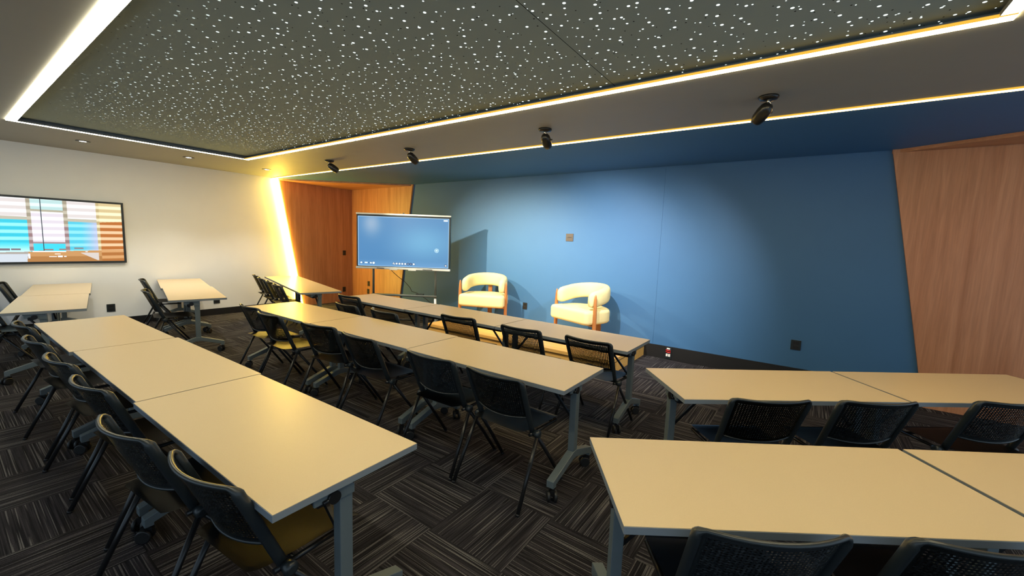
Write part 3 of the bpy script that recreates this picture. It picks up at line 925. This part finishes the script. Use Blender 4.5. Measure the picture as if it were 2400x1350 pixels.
bm = bmesh.new(); box(bm, (-0.012, -0.036, zt), (0.012, -0.012, zt + 0.018)); obj('camera_module', bm, M_black, tv)
# stand
st = thing('rolling_screen_stand', 'dark metal rolling stand with a cross shelf under the interactive screen', 'stand', (-6.015, 5.055, 0), R(35.15))
PX = 0.578
for s in (-1, 1):
    bm = bmesh.new(); tube(bm, [(s * PX, 0.075, 0.52), (s * PX, 0.075, 1.60)], 0.020, 14); obj('upright_pole', bm, M_grey, st)
    bm = bmesh.new(); tube(bm, [(s * PX, 0.075, 0.52), (s * (PX + 0.012), 0.075, 0.09)], 0.024, 14); obj('lower_post', bm, M_silver, st)
    bm = bmesh.new(); tube(bm, [(s * (PX + 0.012), -0.30, 0.075), (s * (PX + 0.012), 0.40, 0.075)], 0.022, 4, square=True); obj('base_foot', bm, M_grey, st)
    for yy in (-0.28, 0.38): caster('caster', st, s * (PX + 0.012), yy, 0.4)
bm = bmesh.new(); tube(bm, [(-PX - 0.03, 0.055, 0.560), (PX + 0.03, 0.055, 0.560)], 0.020, 12); box(bm, (-PX, 0.075, 0.548), (PX, 0.26, 0.556))
obj('cross_shelf', bm, M_grey, st)
bm = bmesh.new(); tube(bm, [(-PX, 0.075, 0.10), (PX, 0.075, 0.10)], 0.016, 10); obj('base_crossbar', bm, M_blackmetal, st)
bm = bmesh.new(); box(bm, (-PX - 0.02, 0.056, 1.15), (PX + 0.02, 0.072, 1.20)); box(bm, (-PX - 0.02, 0.056, 1.75), (PX + 0.02, 0.072, 1.80))
for s in (-1, 1): box(bm, (s * PX - 0.02, 0.056, 1.10), (s * PX + 0.02, 0.074, 1.85))
obj('mounting_bracket', bm, M_blackmetal, st)
Tl = Matrix.Translation((-6.015, 5.055, 0)) @ Matrix.Rotation(R(35.15), 4, 'Z')
bm = bmesh.new()
pts = [(-0.26, 0.03, 1.05), (-0.20, 0.06, 0.98), (-0.12, 0.10, 0.90), (0.0, 0.14, 0.80), (0.08, 0.17, 0.70), (0.10, 0.22, 0.62), (0.20, 0.24, 0.59), (0.38, 0.15, 0.50), (0.48, 0.12, 0.43), (0.56, 0.115, 0.40), (0.585, 0.13, 0.2), (0.60, 0.16, 0.02)]
tube(bm, [Tl @ Vector(p) for p in pts], 0.005, 8)
tag(obj('power_cable', bm, M_rubber), 'thin black cable hanging below the interactive screen to its stand', 'cable')
bm = bmesh.new(); box(bm, (0.20, 0.13, 0.5568), (0.34, 0.21, 0.585), 0, Tl)
tag(obj('power_adapter', bm, M_black, bevel=0.004), 'small black power adapter lying on the stand shelf', 'power adapter')

# ------------------------------------------------------------------ wall plates
def plate_back(x, z, w, h, m, name, label, cat, y=YB, sockets=True, group='black wall outlets'):
    t = thing(name, label, cat, (x, y, z), 0, group)
    bm = bmesh.new(); box(bm, (-w / 2, -0.009, -h / 2), (w / 2, 0, h / 2)); obj('cover_plate', bm, m, t, bevel=0.002)
    if sockets:
        bm = bmesh.new()
        for dz in (-h * 0.22, h * 0.22): box(bm, (-w * 0.28, -0.012, dz - h * 0.15), (w * 0.28, -0.009, dz + h * 0.15))
        obj('socket', bm, M_base, t)
    return t
def plate_left(yy, z, w, h, label, x=XW, group='black wall outlets'):
    t = thing('wall_outlet', label, 'outlet', (x, yy, z), 0, group)
    bm = bmesh.new(); box(bm, (0, -w / 2, -h / 2), (0.009, w / 2, h / 2)); obj('cover_plate', bm, M_black, t, bevel=0.002)
    bm = bmesh.new()
    for dz in (-h * 0.22, h * 0.22): box(bm, (0.009, -w * 0.28, dz - h * 0.15), (0.012, w * 0.28, dz + h * 0.15))
    obj('socket', bm, M_base, t)
plate_back(0.0, 0.48, 0.105, 0.125, M_black, 'wall_outlet', 'black wall outlet on the blue wall near the right wood lining', 'outlet')
plate_back(-4.06, 0.485, 0.09, 0.12, M_black, 'wall_outlet', 'black wall outlet on the blue wall between the lounge chairs', 'outlet')
plate_back(-8.60, 0.49, 0.08, 0.12, M_black, 'wall_outlet', 'black wall outlet on the wood lining just left of the screen stand', 'outlet', y=YB - DP)
plate_back(-8.62, 0.30, 0.08, 0.12, M_black, 'wall_outlet', 'lower black wall outlet on the wood lining left of the screen stand', 'outlet', y=YB - DP)
t = plate_back(-3.23, 1.735, 0.135, 0.125, M_brownpl, 'wall_control_panel', 'small square brown control plate high on the blue wall above the lounge chairs', 'control panel', sockets=False, group='')
bm = bmesh.new()
for k in range(4): box(bm, (-0.040 + 0.021 * k, -0.0115, -0.006), (-0.026 + 0.021 * k, -0.009, 0.008 - 0.006 * (k == 0)))
obj('button_row', bm, M_base, t)
plate_left(5.94, 1.205, 0.08, 0.12, 'black wall outlet at mid height on the wood lining left of the screen', XW + DP)
plate_left(5.93, 0.305, 0.08, 0.12, 'black wall outlet low on the wood lining behind the yellow-lit table', XW + DP)
plate_left(1.70, 0.30, 0.105, 0.125, 'black wall outlet on the white wall below the wall display')
plate_left(3.21, 0.285, 0.105, 0.125, 'black wall outlet on the white wall behind the grey table')
# plug box on the black skirting
t = thing('floor_plug_box', 'black plug plate on the skirting with white and red connectors', 'outlet', (-1.51, YB - 0.016, 0.0))
bm = bmesh.new(); box(bm, (-0.045, -0.012, 0.015), (0.045, 0, 0.185)); obj('cover_plate', bm, M_black, t)
bm = bmesh.new(); box(bm, (-0.022, -0.024, 0.155), (0.022, -0.012, 0.172)); obj('white_connector', bm, M_whitepl, t)
for z in (0.112, 0.138):
    bm = bmesh.new(); tube(bm, [(-0.034, -0.020, z + 0.004), (0.0, -0.026, z - 0.003), (0.034, -0.020, z - 0.004)], 0.008, 8); obj('red_connector', bm, M_red, t)
for x in (-0.016, 0.018):
    bm = bmesh.new(); box(bm, (x - 0.012, -0.028, 0.050), (x + 0.012, -0.012, 0.086)); obj('white_plug', bm, M_whitepl, t)
